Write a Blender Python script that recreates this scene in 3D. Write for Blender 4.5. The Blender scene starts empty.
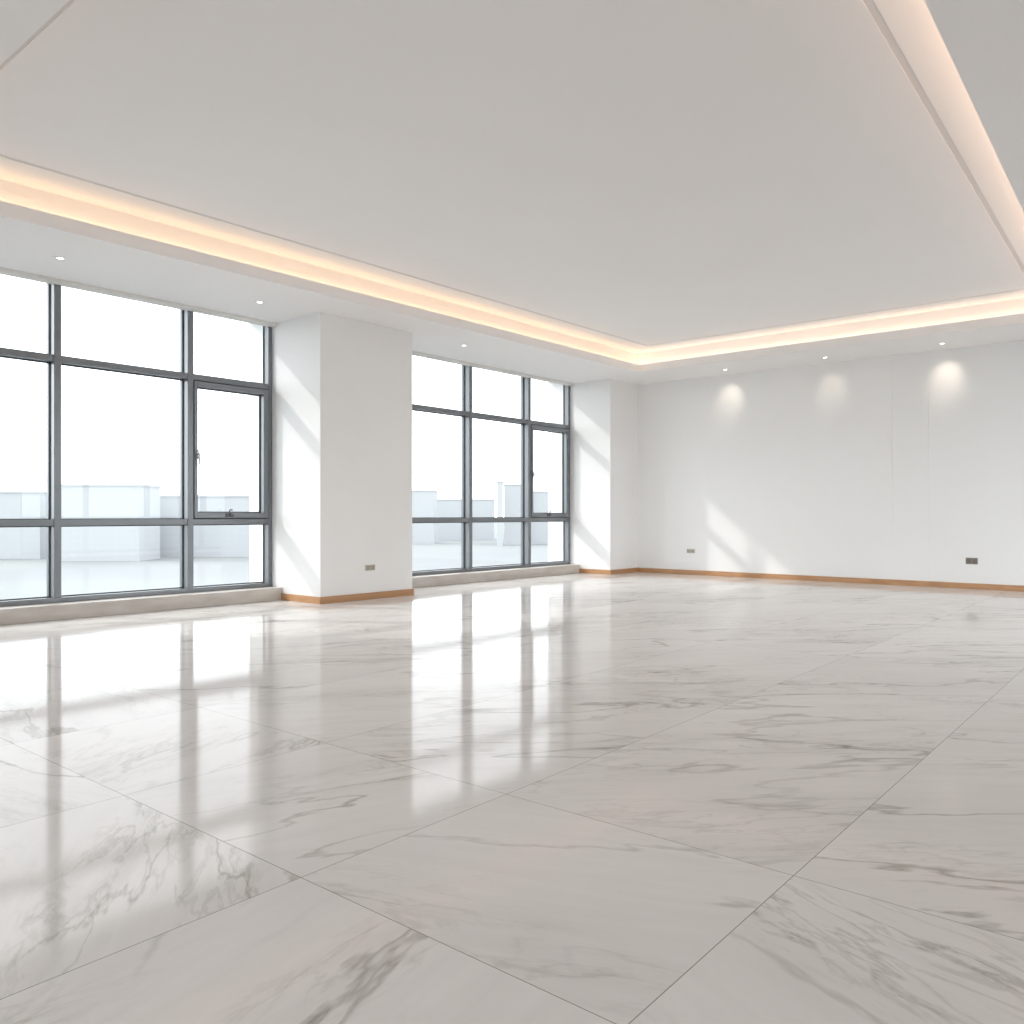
import bpy, bmesh, math
from mathutils import Vector, Matrix

C = bpy.context.scene.collection
SC = bpy.context.scene

# ------------------------------------------------------------------ helpers
def bx(bm, x0, x1, y0, y1, z0, z1, bevel=0.0, seg=2):
    b = bmesh.new()
    bmesh.ops.create_cube(b, size=1)
    sx, sy, sz = abs(x1-x0), abs(y1-y0), abs(z1-z0)
    for v in b.verts:
        v.co = Vector(((x0+x1)/2+v.co.x*sx, (y0+y1)/2+v.co.y*sy, (z0+z1)/2+v.co.z*sz))
    if bevel > 0:
        bmesh.ops.bevel(b, geom=b.edges[:], offset=bevel, segments=seg, affect='EDGES', profile=0.6)
    me = bpy.data.meshes.new('tmp'); b.to_mesh(me); b.free()
    bm.from_mesh(me); bpy.data.meshes.remove(me)

def lathe(bm, prof, n=40, mat=None):
    """prof: list of (r, z); spins about z"""
    rings = []
    for r, z in prof:
        if r < 1e-6:
            rings.append([bm.verts.new((0, 0, z))])
        else:
            rings.append([bm.verts.new((r*math.cos(2*math.pi*i/n), r*math.sin(2*math.pi*i/n), z)) for i in range(n)])
    new = [v for r in rings for v in r]
    for a, b in zip(rings, rings[1:]):
        for i in range(n):
            j = (i+1) % n
            if len(a) == 1 and len(b) == 1: continue
            if len(a) == 1: bm.faces.new((a[0], b[j], b[i]))
            elif len(b) == 1: bm.faces.new((a[i], a[j], b[0]))
            else: bm.faces.new((a[i], a[j], b[j], b[i]))
    if mat is not None:
        bmesh.ops.transform(bm, matrix=mat, verts=new)

def tube(bm, pts, r, n=12):
    """round bar along a polyline, radius r or list"""
    rs = r if isinstance(r, (list, tuple)) else [r]*len(pts)
    pts = [Vector(p) for p in pts]
    rings = []
    for i, p in enumerate(pts):
        a = pts[max(0, i-1)]; b = pts[min(len(pts)-1, i+1)]
        t = (b-a).normalized()
        u = t.orthogonal().normalized() if i == 0 else (u - t*u.dot(t)).normalized()
        w = t.cross(u)
        rings.append([bm.verts.new(p+(u*math.cos(2*math.pi*k/n)+w*math.sin(2*math.pi*k/n))*rs[i]) for k in range(n)])
    for a, b in zip(rings, rings[1:]):
        for k in range(n):
            bm.faces.new((a[k], a[(k+1) % n], b[(k+1) % n], b[k]))
    bm.faces.new(rings[0][::-1]); bm.faces.new(rings[-1])

def obj(name, bm, m, parent=None, smooth=False):
    bmesh.ops.recalc_face_normals(bm, faces=bm.faces[:])
    me = bpy.data.meshes.new(name); bm.to_mesh(me); bm.free()
    if m: me.materials.append(m)
    if smooth:
        for p in me.polygons: p.use_smooth = True
        try: me.set_sharp_from_angle(angle=math.radians(35))
        except Exception: pass
    o = bpy.data.objects.new(name, me); C.objects.link(o)
    if parent: o.parent = parent
    return o

def struct(name, bm, m, label=None):
    o = obj(name, bm, m); o['kind'] = 'structure'
    if label: o['label'] = label
    return o

def thing(name, label, cat, loc=(0, 0, 0), rz=0, group=None, kind=None):
    o = bpy.data.objects.new(name, None); C.objects.link(o)
    o.empty_display_size = 0.1
    o.location = loc; o.rotation_euler = (0, 0, rz)
    if label: o['label'] = label
    if cat: o['category'] = cat
    if group: o['group'] = group
    if kind: o['kind'] = kind
    return o

# ------------------------------------------------------------------ materials
def mat(name, col, rough=0.6, spec=0.5, metal=0.0, coat=0.0):
    m = bpy.data.materials.new(name); m.use_nodes = True
    b = m.node_tree.nodes['Principled BSDF']
    b.inputs['Base Color'].default_value = (*col, 1)
    b.inputs['Roughness'].default_value = rough
    b.inputs['Specular IOR Level'].default_value = spec
    b.inputs['Metallic'].default_value = metal
    b.inputs['Coat Weight'].default_value = coat
    return m

def N(m, t, **kw):
    n = m.node_tree.nodes.new(t)
    for k, v in kw.items(): setattr(n, k, v)
    return n

def noise_tint(m, c1, c2, scale=3.0, detail=4, stretch=(1, 1, 1), bump=0.0, bscale=60):
    nt = m.node_tree; L = nt.links; b = nt.nodes['Principled BSDF']
    tc = N(m, 'ShaderNodeTexCoord'); mp = N(m, 'ShaderNodeMapping'); mp.inputs['Scale'].default_value = stretch
    L.new(tc.outputs['Object'], mp.inputs['Vector'])
    no = N(m, 'ShaderNodeTexNoise'); no.inputs['Scale'].default_value = scale; no.inputs['Detail'].default_value = detail
    L.new(mp.outputs['Vector'], no.inputs['Vector'])
    r = N(m, 'ShaderNodeValToRGB')
    r.color_ramp.elements[0].position = 0.3; r.color_ramp.elements[0].color = (*c1, 1)
    r.color_ramp.elements[1].position = 0.7; r.color_ramp.elements[1].color = (*c2, 1)
    L.new(no.outputs['Fac'], r.inputs['Fac']); L.new(r.outputs['Color'], b.inputs['Base Color'])
    if bump:
        n2 = N(m, 'ShaderNodeTexNoise'); n2.inputs['Scale'].default_value = bscale; n2.inputs['Detail'].default_value = 3
        L.new(mp.outputs['Vector'], n2.inputs['Vector'])
        bp = N(m, 'ShaderNodeBump'); bp.inputs['Strength'].default_value = bump; bp.inputs['Distance'].default_value = 0.002
        L.new(n2.outputs['Fac'], bp.inputs['Height']); L.new(bp.outputs['Normal'], b.inputs['Normal'])
    return m

M = {}
M['wall'] = noise_tint(mat('wall_paint', (.8, .8, .8), .55, .3), (.86, .85, .84), (.88, .875, .865), 1.2, 3, bump=.08, bscale=90)
M['panel'] = noise_tint(mat('wall_panel_paint', (.8, .8, .8), .45, .35), (.87, .87, .86), (.89, .89, .885), .8, 3)
M['ceiling'] = noise_tint(mat('ceiling_paint', (.8, .8, .8), .7, .2), (.895, .88, .872), (.91, .895, .887), .6, 3)
M['frame'] = mat('slate_grey_aluminium', (.15, .165, .18), .26, .5); M['frame'].node_tree.nodes['Principled BSDF'].inputs['IOR'].default_value = 1.85
M['gasket'] = mat('dark_rubber', (.05, .055, .06), .6, .3)
M['chrome'] = mat('satin_chrome', (.42, .43, .44), .22, .5, 1.0)
M['darkmetal'] = mat('dark_gunmetal', (.09, .095, .10), .3, .5, .6)
M['ring'] = mat('white_enamel', (.85, .85, .84), .35, .5)
M['profile'] = mat('shadow_gap_grey', (.74, .72, .71), .6, .2)  # grey paint standing in for the shade of the ceiling gap
M['wood'] = noise_tint(mat('oak_skirting', (.4, .2, .1), .4, .45), (.44, .23, .11), (.56, .32, .165), 5, 6, (1, .12, 6))
M['kerb'] = noise_tint(mat('beige_stone', (.5, .45, .4), .35, .5), (.50, .455, .41), (.62, .575, .53), 7, 8, (1, .45, 1.6), .1, 120)
M['plate'] = mat('champagne_metal_plate', (.50, .47, .39), .35, .5, .1)
M['socket'] = mat('dark_champagne_socket', (.40, .37, .30), .4, .4, 0)
M['plate_dark'] = mat('bronze_plate', (.24, .215, .185), .35, .5, .2)
M['socket_dark'] = mat('bronze_socket', (.20, .165, .14), .4, .4)
M['slot'] = mat('black_slot', (.02, .02, .02), .7, .2)
M['ext'] = noise_tint(mat('exterior_render', (.8, .79, .75), .8, .2), (.74, .73, .70), (.80, .79, .76), 2, 4)

def glass():
    m = bpy.data.materials.new('clear_window_glass'); m.use_nodes = True
    nt = m.node_tree; nt.nodes.clear(); L = nt.links
    out = N(m, 'ShaderNodeOutputMaterial'); mx = N(m, 'ShaderNodeMixShader')
    tr = N(m, 'ShaderNodeBsdfTransparent'); tr.inputs['Color'].default_value = (.975, .985, .985, 1)
    gl = N(m, 'ShaderNodeBsdfGlossy'); gl.inputs['Roughness'].default_value = .0
    lw = N(m, 'ShaderNodeLayerWeight'); lw.inputs['Blend'].default_value = .5
    pw = N(m, 'ShaderNodeMath', operation='POWER'); L.new(lw.outputs['Facing'], pw.inputs[0]); pw.inputs[1].default_value = 5
    fr = N(m, 'ShaderNodeMath', operation='MULTIPLY_ADD'); L.new(pw.outputs[0], fr.inputs[0]); fr.inputs[1].default_value = .5; fr.inputs[2].default_value = .025
    L.new(fr.outputs[0], mx.inputs[0]); L.new(tr.outputs[0], mx.inputs[1]); L.new(gl.outputs[0], mx.inputs[2])
    L.new(mx.outputs[0], out.inputs['Surface'])
    return m
M['glass'] = glass()

def emit(name, col, s):
    m = bpy.data.materials.new(name); m.use_nodes = True
    b = m.node_tree.nodes['Principled BSDF']
    b.inputs['Base Color'].default_value = (.9, .9, .9, 1)
    b.inputs['Emission Color'].default_value = (*col, 1); b.inputs['Emission Strength'].default_value = s
    return m
M['lens'] = emit('lit_lens', (1, .93, .84), 6)

# --- polished marble tiles, one rotated/offset slab pattern per tile
TW, TL, TX, TY = 1.05, .89, -.89, 1.39
def marble():
    m = mat('polished_marble_tiles', (.8, .78, .75), .1, .5)
    nt = m.node_tree; L = nt.links; b = nt.nodes['Principled BSDF']
    def math_(op, a, c=None, d=None, clamp=False):
        n = N(m, 'ShaderNodeMath', operation=op); n.use_clamp = clamp
        for i, v in enumerate((a, c, d)):
            if v is None: continue
            if isinstance(v, (int, float)): n.inputs[i].default_value = v
            else: L.new(v, n.inputs[i])
        return n.outputs[0]
    tc = N(m, 'ShaderNodeTexCoord'); sp = N(m, 'ShaderNodeSeparateXYZ'); L.new(tc.outputs['Object'], sp.inputs[0])
    sk = math_('MULTIPLY', math_('SUBTRACT', sp.outputs[1], 1.4), .0195)
    fx = math_('DIVIDE', math_('SUBTRACT', math_('ADD', sp.outputs[0], sk), TX), TW)
    fy = math_('DIVIDE', math_('SUBTRACT', sp.outputs[1], TY), TL)
    # two short rows near the entrance, long slabs beyond
    far = math_('GREATER_THAN', fy, 1.0); near = math_('SUBTRACT', 1.0, far)
    ff = math_('ADD', math_('DIVIDE', math_('SUBTRACT', fy, 1.0), 4.2), 1.0)
    fy = math_('ADD', math_('MULTIPLY', fy, near), math_('MULTIPLY', ff, far))
    TLv = math_('ADD', math_('MULTIPLY', far, TL*3.2), TL)
    ix = math_('FLOOR', fx); iy = math_('FLOOR', fy)
    lx = math_('MULTIPLY', math_('FRACT', fx), TW); ly = math_('MULTIPLY', math_('FRACT', fy), TLv)
    # joint mask
    dx = math_('MINIMUM', lx, math_('SUBTRACT', TW, lx)); dy = math_('MINIMUM', ly, math_('SUBTRACT', TLv, ly))
    jd = math_('MINIMUM', dx, dy)
    joint = math_('LESS_THAN', jd, .0014)
    # tile offset
    cb = N(m, 'ShaderNodeCombineXYZ'); L.new(ix, cb.inputs[0]); L.new(iy, cb.inputs[1])
    wn = N(m, 'ShaderNodeTexWhiteNoise', noise_dimensions='3D'); L.new(cb.outputs[0], wn.inputs['Vector'])
    sc = N(m, 'ShaderNodeVectorMath', operation='SCALE'); L.new(wn.outputs['Color'], sc.inputs[0]); sc.inputs['Scale'].default_value = 17.0
    pos = N(m, 'ShaderNodeVectorMath', operation='ADD'); L.new(tc.outputs['Object'], pos.inputs[0]); L.new(sc.outputs[0], pos.inputs[1])
    # veins run diagonally: rotate then stretch
    ang = math_('ADD', math_('MULTIPLY', ix, math.radians(47)), math_('ADD', math_('MULTIPLY', iy, math.radians(77)), math.radians(24)))
    ang = math_('ADD', math_('MULTIPLY', ang, near), math_('MULTIPLY', math_('ADD', math_('MULTIPLY', ix, .09), math.radians(-38)), far))
    mp = N(m, 'ShaderNodeVectorRotate', rotation_type='Z_AXIS')
    L.new(pos.outputs[0], mp.inputs['Vector']); L.new(ang, mp.inputs['Angle'])
    st = N(m, 'ShaderNodeMapping'); L.new(mp.outputs[0], st.inputs['Vector']); st.inputs['Scale'].default_value = (.42, 1.5, 1)
    def noise(src, scale, detail, rough, dist, off=0):
        n = N(m, 'ShaderNodeTexNoise'); n.inputs['Scale'].default_value = scale; n.inputs['Detail'].default_value = detail
        n.inputs['Roughness'].default_value = rough; n.inputs['Distortion'].default_value = dist
        if off:
            a = N(m, 'ShaderNodeVectorMath', operation='ADD'); a.inputs[1].default_value = (off, off*.7, off*.3)
            L.new(src, a.inputs[0]); src = a.outputs[0]
        L.new(src, n.inputs['Vector']); return n.outputs['Fac']
    def vein(src, scale, width, detail=5, rough=.55, dist=.4, off=0):
        n = noise(src, scale, detail, rough, dist, off)
        a = math_('ABSOLUTE', math_('SUBTRACT', n, .5))
        return math_('SUBTRACT', 1.0, math_('DIVIDE', a, width), clamp=True)
    S = st.outputs[0]
    patch = N(m, 'ShaderNodeMapRange'); L.new(noise(S, 1.3, 3, .5, .3, 5), patch.inputs[0])
    patch.inputs[1].default_value = .42; patch.inputs[2].default_value = .66
    patch2 = N(m, 'ShaderNodeMapRange'); L.new(noise(S, .9, 2, .5, .2, 11), patch2.inputs[0])
    patch2.inputs[1].default_value = .40; patch2.inputs[2].default_value = .62
    v1 = math_('MULTIPLY', math_('POWER', vein(S, 1.1, .013, 6, .52, .35), 1.2), patch2.outputs[0])
    v2 = math_('MULTIPLY', vein(S, 2.3, .016, 6, .56, .4, 3), patch.outputs[0])
    v3 = math_('MULTIPLY', vein(S, 5.0, .035, 5, .58, .5, 7), math_('MULTIPLY', patch.outputs[0], .28))
    wide = math_('MULTIPLY', vein(S, 1.1, .07, 6, .6, .5), math_('MULTIPLY', patch.outputs[0], .16))
    vv = math_('ADD', math_('MULTIPLY', v1, .62), math_('ADD', math_('MULTIPLY', v2, .38), math_('ADD', v3, wide)), clamp=True)
    # fine grain drawn out along the veins
    st2 = N(m, 'ShaderNodeMapping'); L.new(mp.outputs[0], st2.inputs['Vector']); st2.inputs['Scale'].default_value = (1.2, 9, 1)
    g = N(m, 'ShaderNodeMapRange'); L.new(noise(st2.outputs[0], 1.6, 6, .6, .4, 2), g.inputs[0])
    g.inputs[1].default_value = .35; g.inputs[2].default_value = .75; g.inputs[3].default_value = 0; g.inputs[4].default_value = .10
    vv = math_('ADD', vv, g.outputs[0], clamp=True)
    cloud = N(m, 'ShaderNodeValToRGB'); L.new(noise(S, .8, 4, .5, .2, 20), cloud.inputs['Fac'])
    e = cloud.color_ramp.elements; e[0].position = .3; e[0].color = (.77, .735, .71, 1); e[1].position = .7; e[1].color = (.825, .79, .765, 1)
    mx = N(m, 'ShaderNodeMix', data_type='RGBA'); L.new(vv, mx.inputs['Factor']); L.new(cloud.outputs['Color'], mx.inputs['A'])
    mx.inputs['B'].default_value = (.33, .305, .26, 1)
    mj = N(m, 'ShaderNodeMix', data_type='RGBA'); L.new(math_('MULTIPLY', joint, .8), mj.inputs['Factor'])
    L.new(mx.outputs['Result'], mj.inputs['A']); mj.inputs['B'].default_value = (.22, .20, .17, 1)
    L.new(mj.outputs['Result'], b.inputs['Base Color'])
    ro = math_('ADD', math_('MULTIPLY', vv, .04), .075); L.new(ro, b.inputs['Roughness'])
    bp = N(m, 'ShaderNodeBump'); bp.inputs['Strength'].default_value = .12; bp.inputs['Distance'].default_value = .001
    L.new(noise(tc.outputs['Object'], 9, 3, .5, 0), bp.inputs['Height']); L.new(bp.outputs['Normal'], b.inputs['Normal'])
    b.inputs['IOR'].default_value = 1.075
    b.inputs['Metallic'].default_value = .055   # mirror-like sealer: even sheen at all angles
    return m
M['marble'] = marble()

# ------------------------------------------------------------------ room dimensions (metres, camera at 0,0,1)
XW = -8.66      # inner face of the window frames
XP = -7.76      # face of the piers
XO = -9.15      # outer face of the facade
YB = 12.67      # back wall
XR = 1.8        # right wall
YN = -4.6       # near wall
ZS = 3.28       # soffit
ZC = 3.606      # raised ceiling
LIP = 3.395
CX0, CX1, CY0, CY1 = -7.10, -1.05, 1.57, 11.52   # opening of the raised ceiling
SLOT = .13

# floor
bm = bmesh.new(); bx(bm, -8.50, XR+.2, YN-.2, YB+.2, -.30, 0)
struct('floor', bm, M['marble'])

# walls
def slab_x(name, y, yo, grooves_x=(), m=M['wall'], zg=None):
    """wall across x with shallow vertical grooves on the room face"""
    bm = bmesh.new(); g = .003; x0, x1 = XO, XR+.2; z0, z1 = -.3, 3.9
    xs = [x0]
    for gx in grooves_x: xs += [gx-g, gx+g]
    xs.append(x1)
    bx(bm, x0, x1, y+.005, yo, z0, z1)
    for i in range(0, len(xs), 2):
        a, b_ = xs[i], xs[i+1]
        if zg and i > 0 and zg[0] <= a and b_ <= zg[1]:
            bx(bm, a, b_, y, y+.005, z0, zg[2]-g*.7); bx(bm, a, b_, y, y+.005, zg[2]+g*.7, z1)
        else:
            bx(bm, a, b_, y, y+.005, z0, z1)
    return struct(name, bm, m)
slab_x('wall_back', YB, YB+.25, (-3.60, -3.12), M['panel'], (-3.61, 9, 1.556))
bm = bmesh.new()
bx(bm, XR, XR+.2, YN-.2, 6.8, -.3, 3.9); bx(bm, XR, XR+.2, 12.4, YB+.1, -.3, 3.9)
bx(bm, XR, XR+.2, 6.8, 12.4, -.3, .145); bx(bm, XR, XR+.2, 6.8, 12.4, 3.24, 3.9)  # opening for the added right-hand window
struct('wall_right', bm, M['wall'])
bm = bmesh.new()
bx(bm, XO, -7.6, YN-.25, YN, -.3, 3.9); bx(bm, 1.2, XR+.2, YN-.25, YN, -.3, 3.9)
bx(bm, -7.6, 1.2, YN-.25, YN, -.3, .145); bx(bm, -7.6, 1.2, YN-.25, YN, 3.24, 3.9)  # opening for the window added behind the camera
struct('wall_front', bm, M['wall'])

# piers between the windows (plaster inside, running out to the facade)
XPF, XPM = -7.83, -7.73
PIERS = [(11.80, YB, XPF), (5.80, 7.20, XPM), (YN, 1.96, XPM)]  # near pier is out of view, lengthened to darken the near soffit
for nm, (a, b_, xp) in zip(('wall_pier_far', 'wall_pier_middle', 'wall_pier_near'), PIERS):
    bm = bmesh.new(); bx(bm, XO, xp, a, b_, -.3, 3.9); struct(nm, bm, M['wall'])
# facade below and above the windows
bm = bmesh.new()
for a, b_ in ((7.20, 11.80), (1.96, 5.80)):
    bx(bm, XO, -8.88, a, b_, 3.37, 3.9)
    bx(bm, XO, -8.88, a, b_, -1.2, .10)
    bx(bm, -8.88, -8.50, a, b_, -.3, -.001)
    # plaster stop at the end of the lowered ceiling
    bx(bm, -8.685, -8.57, a, b_, 3.242, 3.40, .004)
struct('wall_left', bm, M['ext'])

# window kerbs
for i, (a, b_) in enumerate(((7.20, 11.80), (1.96, 5.80))):
    bm = bmesh.new(); bx(bm, -8.88, -8.455, a, b_, 0, .145, .006)
    struct('trim_%d' % (i+1), bm, M['kerb'])

# lowered perimeter ceiling with the cove, and the raised field with its shadow gap
bm = bmesh.new()
def band(bm, I, O, z0, z1):
    """closed band between inner corners I and outer corners O"""
    vs = [[[bm.verts.new((px, py, z)) for (px, py) in P] for P in (I, O)] for z in (z0, z1)]
    for k in range(4):
        j = (k+1) % 4
        bm.faces.new((vs[0][0][k], vs[0][0][j], vs[0][1][j], vs[0][1][k]))
        bm.faces.new((vs[1][0][k], vs[1][0][j], vs[1][1][j], vs[1][1][k]))
        bm.faces.new((vs[0][0][k], vs[0][0][j], vs[1][0][j], vs[1][0][k]))
        bm.faces.new((vs[0][1][k], vs[0][1][j], vs[1][1][j], vs[1][1][k]))
def plate(bm, P, z0, z1):
    lo = [bm.verts.new((x, y, z0)) for x, y in P]; hi = [bm.verts.new((x, y, z1)) for x, y in P]
    bm.faces.new(lo); bm.faces.new(hi)
    for k in range(4):
        j = (k+1) % 4; bm.faces.new((lo[k], lo[j], hi[j], hi[k]))
def RX(y): return -.907-.041*(y-1.57)      # right edge of the opening runs slightly inwards
def quad(o, oy0=None, oy1=None):
    oy0 = o if oy0 is None else oy0; oy1 = o if oy1 is None else oy1
    ya, yb = CY0-oy0, CY1+oy1
    return [(CX0-o, ya), (RX(ya)+o, ya), (RX(yb)+o, yb), (CX0-o, yb)]
OX0, OX1, OY0, OY1 = -8.70, XR, YN, YB
s = SLOT
band(bm, quad(0), quad(.022), ZS+.02, LIP)           # upstand lip
OUT = [(OX0, OY0), (OX1, OY0), (OX1, OY1), (OX0, OY1)]
band(bm, quad(0), OUT, ZS, ZS+.02)                                  # soffit board
band(bm, quad(s), OUT, ZS+.02, ZC+.1)                       # cove wall and body
struct('ceiling', bm, M['ceiling'])
bm = bmesh.new()
gw = .045
GA, GB, GE = quad(-.325, -.20, -.30), quad(-.325-gw, -.20-gw, -.30-gw), quad(s+.05)
plate(bm, GB, ZC, ZC+.1)                                   # raised field
band(bm, GA, GE, ZC, ZC+.1)                                # border outside the shadow gap
plate(bm, GE, ZC+.03, ZC+.13)
struct('ceiling_raised', bm, M['ceiling'])
bm = bmesh.new(); band(bm, GB, GA, ZC+.006, ZC+.02)  # strip in the gap, its shade put into the colour
struct('trim_4', bm, M['profile'], 'shadow gap round the raised ceiling, its shade painted light grey')

# skirting boards
def skirt(name, segs):
    bm = bmesh.new()
    for (x0, x1, y0, y1) in segs: bx(bm, x0, x1, y0, y1, 0, .078, .003)
    struct(name, bm, M['wood'])
T = .016
skirt('baseboard_back', [(XPF, XR, YB-T, YB)])
skirt('baseboard_pier_far', [(XPF, XPF+T, 11.80-T, YB-T), (-8.455, XPF, 11.80-T, 11.80)])
skirt('baseboard_pier_middle', [(XPM, XPM+T, 5.80-T, 7.20+T), (-8.455, XPM, 5.80-T, 5.80), (-8.455, XPM, 7.20, 7.20+T)])
skirt('baseboard_pier_near', [(XPM, XPM+T, YN+T, 1.96+T), (-8.455, XPM, 1.96, 1.96+T)])
skirt('baseboard_right', [(XR-T, XR, YN, YB-T)])
skirt('baseboard_front', [(XPM, XR-T, YN, YN+T)])

# ------------------------------------------------------------------ windows
FT = 3.36   # top of frames (hidden behind the plaster stop)
def window(name, y0, y1, mull, sash, label):
    w = thing(name, label, None, (0, 0, 0), kind='structure')
    xi, xo = XW, XW-.115
    bm = bmesh.new(); f = .055
    bx(bm, xo, xi, y0, y0+f, .145, FT, .003); bx(bm, xo, xi, y1-f, y1, .145, FT, .003)
    bx(bm, xo, xi, y0+f, y1-f, .145, .195, .003); bx(bm, xo, xi, y0+f, y1-f, 3.31, FT, .003)
    obj('window_frame', bm, M['frame'], w)
    for my in mull:
        bm = bmesh.new()
        bx(bm, xo, xi, my-.034, my+.034, .195, 3.31, .004)
        bx(bm, xo-.045, xo, my-.042, my+.042, .195, 3.31, .003)
        obj('mullion', bm, M['frame'], w)
    edges = [y0+f] + [v for my in mull for v in (my-.034, my+.034)] + [y1-f]
    cells = [(edges[i], edges[i+1]) for i in range(0, len(edges), 2)]
    for (a, b_) in cells:
        for (z0, z1) in ((.893, .955), (2.493, 2.560)):
            bm = bmesh.new()
            bx(bm, xo, xi-.006, a, b_, z0, z1, .003); bx(bm, xo-.045, xo, a, b_, z0-.004, z1+.004, .003)
            obj('transom', bm, M['frame'], w)
    for ci, (a, b_) in enumerate(cells):
        for zi, (z0, z1) in enumerate(((.195, .893), (.955, 2.493), (2.560, 3.31))):
            if zi == 1 and ci == sash:
                sb = thing('casement_sash', None, None); sb.parent = w
                k = .062; sx0, sx1 = xi-.085, xi+.016
                bm = bmesh.new(); g = .010
                A, B, Z0, Z1 = a+.003, b_-g, z0+g, z1-g; kl = .040
                bx(bm, sx0, sx1, A, A+kl, Z0, Z1, .005); bx(bm, sx0, sx1, B-k, B, Z0, Z1, .005)
                bx(bm, sx0, sx1, A+kl, B-k, Z0, Z0+k, .005); bx(bm, sx0, sx1, A+kl, B-k, Z1-k, Z1, .005)
                sb_m = obj('sash_frame', bm, M['frame'], sb)
                bm = bmesh.new()
                for (p, q, r_, t_) in ((A+kl, A+kl+.012, Z0+k, Z1-k), (B-k-.012, B-k, Z0+k, Z1-k), (a, b_, z0, Z0+.004), (a, b_, Z1-.004, z1), (B-.004, b_, z0, z1), (A+kl+.012, B-k-.012, Z0+k, Z0+k+.012), (A+kl+.012, B-k-.012, Z1-k-.012, Z1-k)):
                    bx(bm, sx0+.012, sx0+.03, p, q, r_, t_)
                obj('gasket', bm, M['gasket'], sb)
                bm = bmesh.new(); bx(bm, sx0+.018, sx0+.024, A+kl, B-k, Z0+k, Z1-k)
                obj('glass_pane', bm, M['glass'], sb)
                # lever handle on the stile next to the mullion
                hy = A+kl*.85; hz = 1.67
                bm = bmesh.new()
                bx(bm, sx1, sx1+.010, hy-.014, hy+.014, hz-.05, hz+.05, .004)
                tube(bm, [(sx1+.008, hy, hz), (sx1+.040, hy, hz)], .009)
                tube(bm, [(sx1+.040, hy, hz+.012), (sx1+.044, hy, hz-.03), (sx1+.042, hy+.004, hz-.075), (sx1+.034, hy+.006, hz-.115)], [.010, .0095, .009, .007])
                h = obj('handle', bm, M['chrome'], sb, True); h['label'] = 'chrome lever handle'
                # stay latch on the bottom rail
                ly = A+k+(B-A-2*k)*.44; lz = Z0+k*.5
                bm = bmesh.new()
                bx(bm, sx1, sx1+.014, ly-.045, ly+.055, lz-.018, lz+.016, .004)
                tube(bm, [(sx1+.014, ly+.02, lz), (sx1+.03, ly+.01, lz+.008), (sx1+.034, ly-.012, lz+.030), (sx1+.032, ly-.014, lz+.052), (sx1+.030, ly+.006, lz+.066), (sx1+.030, ly+.026, lz+.062)], [.011, .011, .010, .009, .008, .007])
                l = obj('latch', bm, M['darkmetal'], sb, True); l['label'] = 'dark metal stay latch'
                continue
            bm = bmesh.new(); bx(bm, xo+.008, xo+.014, a, b_, z0, z1)
            obj('glass_pane', bm, M['glass'], w)
            bm = bmesh.new(); q = .010
            for (p0, p1, r0, r1) in ((a, a+q, z0, z1), (b_-q, b_, z0, z1), (a+q, b_-q, z0, z0+q), (a+q, b_-q, z1-q, z1)):
                bx(bm, xo+.014, xo+.026, p0, p1, r0, r1)
            obj('gasket', bm, M['gasket'], w)
    return w
window('window_1', 1.96, 5.80, (3.38, 4.76), 2, 'large grey aluminium window nearest the camera')
w5 = window('window_added_right', 0, 5.6, (1.4, 2.8, 4.2), 9, 'unseen window added in the right wall for extra daylight')  # out of view, added to lift the light in the room
w5.rotation_euler = (0, 0, math.pi); w5.location = (XR+.07-8.66, 12.4, 0)
window('window_2', 7.20, 11.80, (7.86, 9.27, 10.68), 3, 'large grey aluminium window between the two white piers')
w4 = window('window_added_front', 0, 8.8, (1.4, 2.9, 4.4, 5.9, 7.4), 9, 'unseen wide window added behind the camera for extra daylight')  # added behind the camera as extra light, never in frame
w4.rotation_euler = (0, 0, math.radians(90)); w4.location = (1.2, YN+8.59, 0)

# ------------------------------------------------------------------ sockets
def outlet(loc, rz, label, group='metal wall sockets', pm='plate', sm='socket', hs=.78):
    t = thing('wall_socket', label, 'wall socket', loc, rz, group)     # local -y faces the room
    t.scale = (1, 1, hs)
    bm = bmesh.new(); bx(bm, -.073, .073, -.008, 0, -.043, .043, .003)
    obj('cover_plate', bm, M[pm], t)
    for cx in (-.035, .035):
        bm = bmesh.new(); bx(bm, cx-.029, cx+.029, -.011, -.008, -.031, .031, .0015)
        s_ = obj('socket', bm, M[sm], t)
        bm = bmesh.new()
        for (dx, dz, w_, h_) in ((-.009, .012, .003, .010), (.009, .012, .003, .010), (0, -.008, .0025, .011), (-.011, -.012, .0025, .009), (.011, -.012, .0025, .009)):
            bx(bm, cx+dx-w_/2, cx+dx+w_/2, -.0116, -.011, dz-h_/2, dz+h_/2)
        obj('slot', bm, M['slot'], s_)
    return t
outlet((XPM, 6.52, .375), math.pi/2, 'small metal double socket low on the white pier between the windows')
outlet((-6.80, YB, .396), 0, 'small metal socket low on the back wall beside the triangular sunlit patch')
outlet((-2.584, YB, .378), 0, 'dark metal double socket at the right end of the back wall', pm='plate_dark', sm='socket_dark', hs=1)

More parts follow.
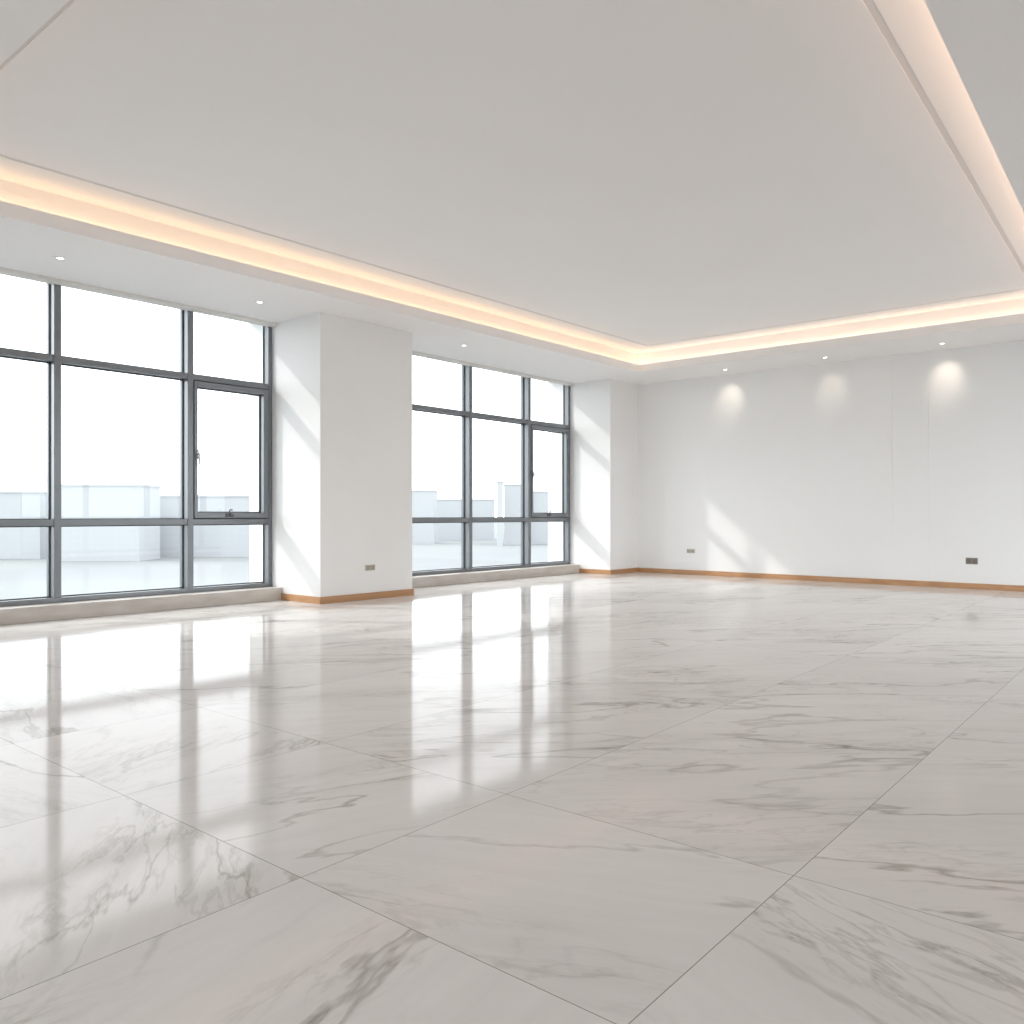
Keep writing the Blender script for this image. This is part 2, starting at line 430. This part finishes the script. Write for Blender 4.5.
# ------------------------------------------------------------------ downlights
def downlight(x, y, label, group, power, aim=None, col=(1, .86, .70)):
    t = thing('downlight', label, 'ceiling light', (x, y, ZS), 0, group)
    bm = bmesh.new(); lathe(bm, [(.026, .0005), (.027, -.003), (.036, -.005), (.042, -.007), (.050, -.006), (.054, -.002), (.054, .0005)])
    obj('trim_ring', bm, M['ring'], t, True)
    bm = bmesh.new(); lathe(bm, [(0, -.002), (.018, -.0022), (.026, -.001), (.026, .0004), (0, .0004)])
    obj('lens', bm, M['lens'], t, True)
    l = bpy.data.lights.new('downlight_beam', 'SPOT'); l.energy = power; l.color = col
    l.spot_size = math.radians(aim[3] if aim else 80); l.spot_blend = 1.0; l.shadow_soft_size = .02
    o = bpy.data.objects.new('downlight_beam', l); C.objects.link(o)
    o.location = (x, y, ZS-.03)
    if aim:
        d = Vector(aim[:3])-Vector(o.location); o.rotation_euler = d.to_track_quat('-Z', 'Y').to_euler()
    return t
G1 = 'downlights over the windows'; G2 = 'downlights washing the back wall'
downlight(-7.87, 3.09, 'round recessed downlight nearest the camera, above the first window', G1, 3)
downlight(-7.87, 5.11, 'round recessed downlight in the lowered ceiling just before the white pier', G1, 3)
downlight(-7.78, 8.19, 'round recessed downlight above the far window, beyond the pier', G1, 3)
downlight(-5.95, 12.2, 'small lit downlight nearest the back corner, above a bright wall glow', G2, 5, (-6.09, YB, 2.86, 56))
downlight(-4.39, 12.2, 'small lit downlight above the faintest glow, middle of the back wall', G2, 2.2, (-4.46, YB, 2.86, 56))
downlight(-2.84, 12.2, 'lit downlight above the strongest glow, right end of the back wall', G2, 6, (-2.89, YB, 2.86, 56))

# ------------------------------------------------------------------ cove lights (strips lying in the slot behind the lip)
def strip(a, b_, watts, col):
    a, b_ = Vector(a), Vector(b_); d = b_-a
    l = bpy.data.lights.new('cove_light', 'AREA'); l.shape = 'RECTANGLE'; l.size = d.length; l.size_y = .06
    l.energy = watts*d.length; l.color = col
    o = bpy.data.objects.new('cove_light', l); C.objects.link(o)
    o.location = (*((a+b_)/2), LIP-.015)
    o.rotation_euler = (math.pi, 0, math.atan2(d.y, d.x))
q = quad(.075)
strip(q[3], q[0], .52, (1, .65, .37)); strip(q[3], q[2], .52, (1, .76, .55))
strip(q[1], q[2], .8, (1, .68, .48)); strip(q[0], q[1], .15, (1, .68, .48))

# ------------------------------------------------------------------ the city outside
ZG = -21.0
F = 839.0; CT, ST = math.cos(math.radians(40.25)), math.sin(math.radians(40.25))
def world_at(px, d):
    X = (px-512)/F*d
    return (-ST*d + CT*X, CT*d + ST*X)
mg = noise_tint(mat('hazy_ground', (.3, .32, .34), .95, .1), (.19, .196, .203), (.208, .22, .216), .012, 3, (1, 1, 1))  # distance haze is part of this ground colour
bm = bmesh.new(); bx(bm, -2600, 2600, -2600, 2600, ZG-1, ZG)
struct('ground', bm, mg)

def facade(name, c1, c2, fl=3.2, bay=4.0):
    m = mat(name, c1, .85, .1); nt = m.node_tree; L = nt.links; b = nt.nodes['Principled BSDF']
    tc = N(m, 'ShaderNodeTexCoord')
    br = N(m, 'ShaderNodeTexBrick'); br.offset = 0; br.squash = 1
    sp = N(m, 'ShaderNodeSeparateXYZ'); L.new(tc.outputs['Object'], sp.inputs[0])
    ad = N(m, 'ShaderNodeMath', operation='ADD'); L.new(sp.outputs[0], ad.inputs[0]); L.new(sp.outputs[1], ad.inputs[1])
    cb = N(m, 'ShaderNodeCombineXYZ'); L.new(ad.outputs[0], cb.inputs[0]); L.new(sp.outputs[2], cb.inputs[1])
    L.new(cb.outputs[0], br.inputs['Vector']); br.inputs['Scale'].default_value = 1.0
    br.inputs['Brick Width'].default_value = bay; br.inputs['Row Height'].default_value = fl
    br.inputs['Mortar Size'].default_value = .8; br.inputs['Mortar Smooth'].default_value = .1
    br.inputs['Color1'].default_value = (*c2, 1); br.inputs['Color2'].default_value = (*c2, 1); br.inputs['Mortar'].default_value = (*c1, 1)
    L.new(br.outputs['Color'], b.inputs['Base Color'])
    return m
FA = [facade('haze_blue_facade', (.375, .385, .395), (.365, .377, .39)), facade('haze_grey_facade', (.38, .39, .397), (.37, .38, .39)),
      facade('haze_green_grey_facade', (.375, .39, .387), (.365, .38, .38))]  # haze put into the pale, low-contrast facade colours; no fog is built
MR = mat('haze_pale_roof', (.38, .39, .40), .9, .1)  # roof colour paled to carry the haze
def building(px0, px1, top, d, depth, label, mi, extra=0):
    """box building whose front spans px0..px1 at distance d; the top rises to picture row `top`"""
    a = Vector(world_at(px0, d)); b_ = Vector(world_at(px1, d))
    mid = (a+b_)/2; wdt = (b_-a).length; h = 1+(515-top)/F*d-ZG
    t = thing('apartment_building', label, 'building', (mid.x, mid.y, ZG), math.radians(40.25), 'pale blocks in the haze outside')
    bm = bmesh.new(); bx(bm, -wdt/2, wdt/2, 0, depth, 0, h-1.0)
    obj('facade', bm, FA[mi], t)
    bm = bmesh.new(); bx(bm, -wdt/2-.4, wdt/2+.4, -.4, depth+.4, h-1.0, h)
    obj('parapet', bm, MR, t)
    if extra:
        bm = bmesh.new(); bx(bm, -wdt*.15, wdt*.2, depth*.3, depth*.7, h, h+extra); obj('roof_plant_room', bm, MR, t)
    return t
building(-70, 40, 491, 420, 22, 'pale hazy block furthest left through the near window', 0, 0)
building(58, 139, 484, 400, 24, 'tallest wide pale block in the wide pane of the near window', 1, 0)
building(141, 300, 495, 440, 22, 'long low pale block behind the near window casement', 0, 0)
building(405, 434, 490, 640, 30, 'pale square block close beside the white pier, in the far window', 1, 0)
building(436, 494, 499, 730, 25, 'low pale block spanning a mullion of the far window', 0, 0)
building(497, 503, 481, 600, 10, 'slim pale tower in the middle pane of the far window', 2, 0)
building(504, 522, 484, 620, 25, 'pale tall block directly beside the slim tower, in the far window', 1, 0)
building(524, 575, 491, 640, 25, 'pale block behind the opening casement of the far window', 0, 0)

# ------------------------------------------------------------------ light
sun = bpy.data.lights.new('sun', 'SUN'); sun.energy = 1.05; sun.angle = .03; sun.color = (1, .97, .93)
so = bpy.data.objects.new('sun', sun); C.objects.link(so)
so.rotation_euler = Vector((1.55, 1.0, -1.25)).to_track_quat('-Z', 'Y').to_euler()

w = bpy.data.worlds.new('hazy_sky'); SC.world = w; w.use_nodes = True
nt = w.node_tree; bg = nt.nodes['Background']
tc = nt.nodes.new('ShaderNodeTexCoord'); sp = nt.nodes.new('ShaderNodeSeparateXYZ'); rp = nt.nodes.new('ShaderNodeValToRGB')
nt.links.new(tc.outputs['Generated'], sp.inputs[0]); nt.links.new(sp.outputs[2], rp.inputs['Fac']); nt.links.new(rp.outputs['Color'], bg.inputs['Color'])
rp.color_ramp.elements[0].position = 0; rp.color_ramp.elements[0].color = (.895, .945, 1, 1)
rp.color_ramp.elements[1].position = .7; rp.color_ramp.elements[1].color = (.93, .968, 1, 1)
bg.inputs["Strength"].default_value = 2.75

for (a, b_) in ((7.20, 11.80), (1.96, 5.80)):
    l = bpy.data.lights.new('window_portal', 'AREA'); l.shape = 'RECTANGLE'; l.size = b_-a; l.size_y = 3.2; l.cycles.is_portal = True
    o = bpy.data.objects.new('window_portal', l); C.objects.link(o); o.location = (XW-.2, (a+b_)/2, 1.75)
    o.rotation_euler = (math.radians(90), 0, math.radians(-90))

l = bpy.data.lights.new('window_portal', 'AREA'); l.shape = 'RECTANGLE'; l.size = 8.8; l.size_y = 3.1; l.cycles.is_portal = True
o = bpy.data.objects.new('window_portal', l); C.objects.link(o); o.location = (-3.2, YN-.22, 1.7)  # portal of the window added behind the camera
o.rotation_euler = (math.radians(90), 0, 0)

l = bpy.data.lights.new('window_portal', 'AREA'); l.shape = 'RECTANGLE'; l.size = 5.6; l.size_y = 3.1; l.cycles.is_portal = True
o = bpy.data.objects.new('window_portal', l); C.objects.link(o); o.location = (XR+.25, 9.6, 1.7)  # portal of the added right-wall window
o.rotation_euler = (math.radians(90), 0, math.radians(90))

# ------------------------------------------------------------------ camera
cam = bpy.data.cameras.new('camera'); co = bpy.data.objects.new('camera', cam); C.objects.link(co)
cam.sensor_width = 36; cam.lens = 36*839/1024; cam.shift_y = 3/1024; cam.clip_end = 5000; cam.clip_start = .05
co.location = (0, 0, 1); co.rotation_euler = (math.radians(90), 0, math.radians(40.25))
SC.camera = co

SC.view_settings.view_transform = 'Standard'; SC.view_settings.look = 'None'
SC.view_settings.gamma = 1; SC.view_settings.exposure = 0.62; SC.view_settings.use_curve_mapping = False
cy = SC.cycles
cy.max_bounces = 14; cy.diffuse_bounces = 10; cy.glossy_bounces = 6; cy.transparent_max_bounces = 16
cy.use_denoising = True; cy.caustics_reflective = False; cy.caustics_refractive = False
cy.sample_clamp_indirect = 8
